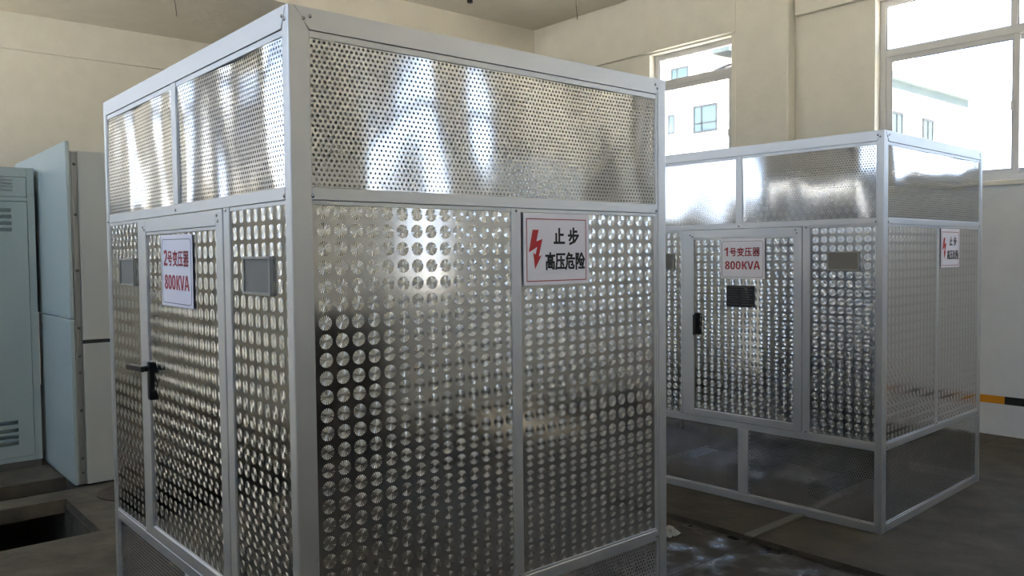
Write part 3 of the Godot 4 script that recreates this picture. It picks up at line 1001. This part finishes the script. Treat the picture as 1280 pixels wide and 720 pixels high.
func small_things() -> void:
	# bare pendant wires left hanging from the ceiling
	var ends := [[Vector3(1.41, 3.55, -5.0), "bare pendant wire hanging in front of the rear wall"], [Vector3(4.58, 3.75, -3.5), "bare pendant wire hanging in front of the window wall"], [Vector3(2.92, 3.47, -3.0), "pendant wire ending in a black lamp holder"]]
	for k in 3:
		var e: Vector3 = ends[k][0]
		var p := thing("pendant_wire", ends[k][1], "wire", Transform3D(Basis(), Vector3(e.x, CH, e.z)))
		var n := CH - e.y
		obj("wire", MB.new().tube([Vector3(0, 0, 0), Vector3(-0.006, -0.3 * n, 0.0), Vector3(-0.012, -0.6 * n, 0.002), Vector3(-0.006, -0.85 * n, 0.0), Vector3(0.008, -n, 0.0)], 0.004, 6).done(), M.wire, p)
		obj("ceiling_rose", MB.new().tube([Vector3(0, 0, 0), Vector3(0, -0.02, 0)], 0.035, 14).done(), M.pvc, p)
		if k == 2:
			obj("lamp_holder", MB.new().tube([Vector3(0.008, -n + 0.04, 0), Vector3(0.008, -n + 0.03, 0), Vector3(0.008, -n, 0)], 0.022, 12).done(), M.black, p)
	# steel strip across the slab joint
	tag(obj("floor_strip", MB.new().cbox(Vector3(2.88, 0.0, -0.56), Vector3(3.43, 0.012, -0.505), 0.003).done(), M.steel), "steel strip lying over the floor joint by the enclosure numbered 1", "strip")
	# crumpled film
	var rng := RandomNumberGenerator.new()
	rng.seed = 5
	var mb := MB.new()
	var g := []
	for a in 15:
		var line := []
		for b in 15:
			line.append(Vector3((a - 7) * 0.017 + rng.randf_range(-0.008, 0.008), 0.004 + rng.randf_range(0.0, 0.045) * (0.3 if a in [0, 14] or b in [0, 14] else 1.0), (b - 7) * 0.017 + rng.randf_range(-0.008, 0.008)))
		g.append(line)
	for a in 14:
		for b in 14:
			mb.poly([g[a][b], g[a + 1][b], g[a + 1][b + 1]], Vector3.UP)
			mb.poly([g[a][b], g[a + 1][b + 1], g[a][b + 1]], Vector3.UP)
	tag(obj("plastic_sheet", mb.done(), M.film, null, Transform3D(Basis(), Vector3(2.60, -0.03, -0.97))), "crumpled shiny plastic sheet lying on the damp walkway", "plastic sheet")
	# two dark crates added unseen behind the camera, to darken reflections in the metal
	for q in [[Vector3(0.3, 0, 3.5), 1.1, "unseen dark crate added for its reflection, farther from the window wall"], [Vector3(1.45, 0, 3.55), 1.12, "unseen dark crate added for its reflection, nearer the window wall"]]:
		var cr := thing("added_dark_crate", q[2], "crate", Transform3D(Basis(), q[0]))
		for k in 5:
			obj("crate_board", bmesh(Vector3(0, 0.02 + k * 0.216, 0), Vector3(1.05, 0.225 + k * 0.216, 0.9), 0.006), M.crate, cr)
		for x in [0.05, 0.9]:
			obj("crate_batten", bmesh(Vector3(x, 0, -0.025), Vector3(x + 0.1, q[1], 0.0), 0.004), M.crate, cr)
	# manhole
	tag(obj("manhole_cover", MB.new().tube([Vector3(0, 0, 0), Vector3(0, 0.006, 0)], 0.24, 32).done(), M.pit, null, Transform3D(Basis(), Vector3(0.66, 0, -3.78))), "round dark cover in the floor before the switchgear cabinet", "cover")


func window_far(b: Node3D, xf: Transform3D, w: float, h: float, split: Array, cross := -1.0) -> void:
	var win := Node3D.new()
	win.name = "window"
	b.add_child(win, true)
	obj("pane", bmesh(Vector3(0, 0, -0.05), Vector3(w, h, 0.02)), M.far_glass, win, xf)
	var f := MB.new()
	for e in [0.0] + split + [w]:
		f.box(Vector3(e - 0.03, 0, -0.02), Vector3(e + 0.03, h, 0.05))
	f.box(Vector3(-0.03, h - 0.03, -0.02), Vector3(w + 0.03, h + 0.05, 0.06))
	f.box(Vector3(-0.03, -0.05, -0.02), Vector3(w + 0.03, 0.03, 0.06))
	if cross > 0.0:
		f.box(Vector3(0, cross - 0.03, -0.02), Vector3(w, cross + 0.03, 0.05))
	obj("window_frame", f.done(), M.far_frame, win, xf)


func outside() -> void:
	var yg := MB.new()
	yg.box(Vector3(-80, -1.0, -90), Vector3(WL - 0.3, -0.72, 90))
	yg.box(Vector3(WX + 0.3, -1.0, -90), Vector3(110, -0.72, 90))
	yg.box(Vector3(WL - 0.3, -1.0, -90), Vector3(WX + 0.3, -0.72, ZB - 0.3))
	yg.box(Vector3(WL - 0.3, -1.0, ZF + 0.3), Vector3(WX + 0.3, -0.72, 90))
	struct("yard_ground", yg.done(), M.ground, "pale paved yard outside the building", "ground")
	var west := func(z: float, y: float, x: float) -> Transform3D:
		return Transform3D(Basis(Vector3.UP, -PI / 2), Vector3(x, y, z))
	var a := thing("apartment_building", "cream building with small blue windows seen through the smaller window", "building", Transform3D())
	obj("wall_block", MB.new().box(Vector3(28, -0.72, -34), Vector3(42, 14, -19.1)).done(), M.facade, a)
	obj("upper_eave", MB.new().box(Vector3(28.4, 10.0, -19.1), Vector3(42, 10.3, -18.3)).done(), M.fascia, a)
	obj("recessed_block", MB.new().box(Vector3(34, -0.72, -19.1), Vector3(42, 10.0, -14)).done(), M.facade, a)
	obj("wing", MB.new().box(Vector3(27.2, -0.72, -19.3), Vector3(33, 8.45, -14)).done(), M.facade, a)
	obj("wing_eave", MB.new().box(Vector3(26.6, 8.45, -19.5), Vector3(33, 8.6, -13.5)).done(), M.facade, a)
	# lean-to roof over the wing
	var r := MB.new()
	var e := [Vector3(26.6, 8.6, -19.45), Vector3(26.6, 8.6, -13.5), Vector3(29.6, 9.75, -13.5), Vector3(29.6, 9.75, -19.45), Vector3(29.6, 8.6, -19.45), Vector3(29.6, 8.6, -13.5)]
	r.poly([e[0], e[1], e[2], e[3]], Vector3(-1, 2, 0))
	r.poly([e[0], e[3], e[4]], Vector3(0, 0, -1))
	r.poly([e[1], e[2], e[5]], Vector3(0, 0, 1))
	r.poly([e[3], e[2], e[5], e[4]], Vector3(1, 0, 0))
	obj("wing_roof", r.done(), M.roof, a)
	window_far(a, west.call(-20.93, 8.98, 28.0), 0.86, 0.6, [0.3])
	window_far(a, west.call(-19.14, 6.58, 27.2), 1.11, 1.02, [0.38], 0.33)
	window_far(a, west.call(-21.1, 6.85, 28.0), 0.3, 0.75, [])
	var b := thing("annex_building", "cream building with pale blue eaves seen through the larger window", "building", Transform3D())
	obj("wall_block", MB.new().box(Vector3(22, -0.72, -12), Vector3(28.0, 6.25, -9.5)).done(), M.facade, b)
	obj("eave_soffit", MB.new().box(Vector3(21.8, 6.2, -12.3), Vector3(28.3, 6.28, -9.0)).done(), M.facade, b)
	obj("eave_fascia", MB.new().box(Vector3(21.7, 6.28, -12.35), Vector3(28.4, 6.5, -8.95)).done(), M.fascia, b)
	obj("roof_edge", MB.new().box(Vector3(21.6, 6.5, -12.4), Vector3(28.6, 6.68, -8.8)).done(), M.fascia, b)
	for x in [22.2, 24.0, 26.2]:
		window_far(b, Transform3D(Basis(), Vector3(x, 4.4, -9.5)), 0.7, 1.35, [0.35])
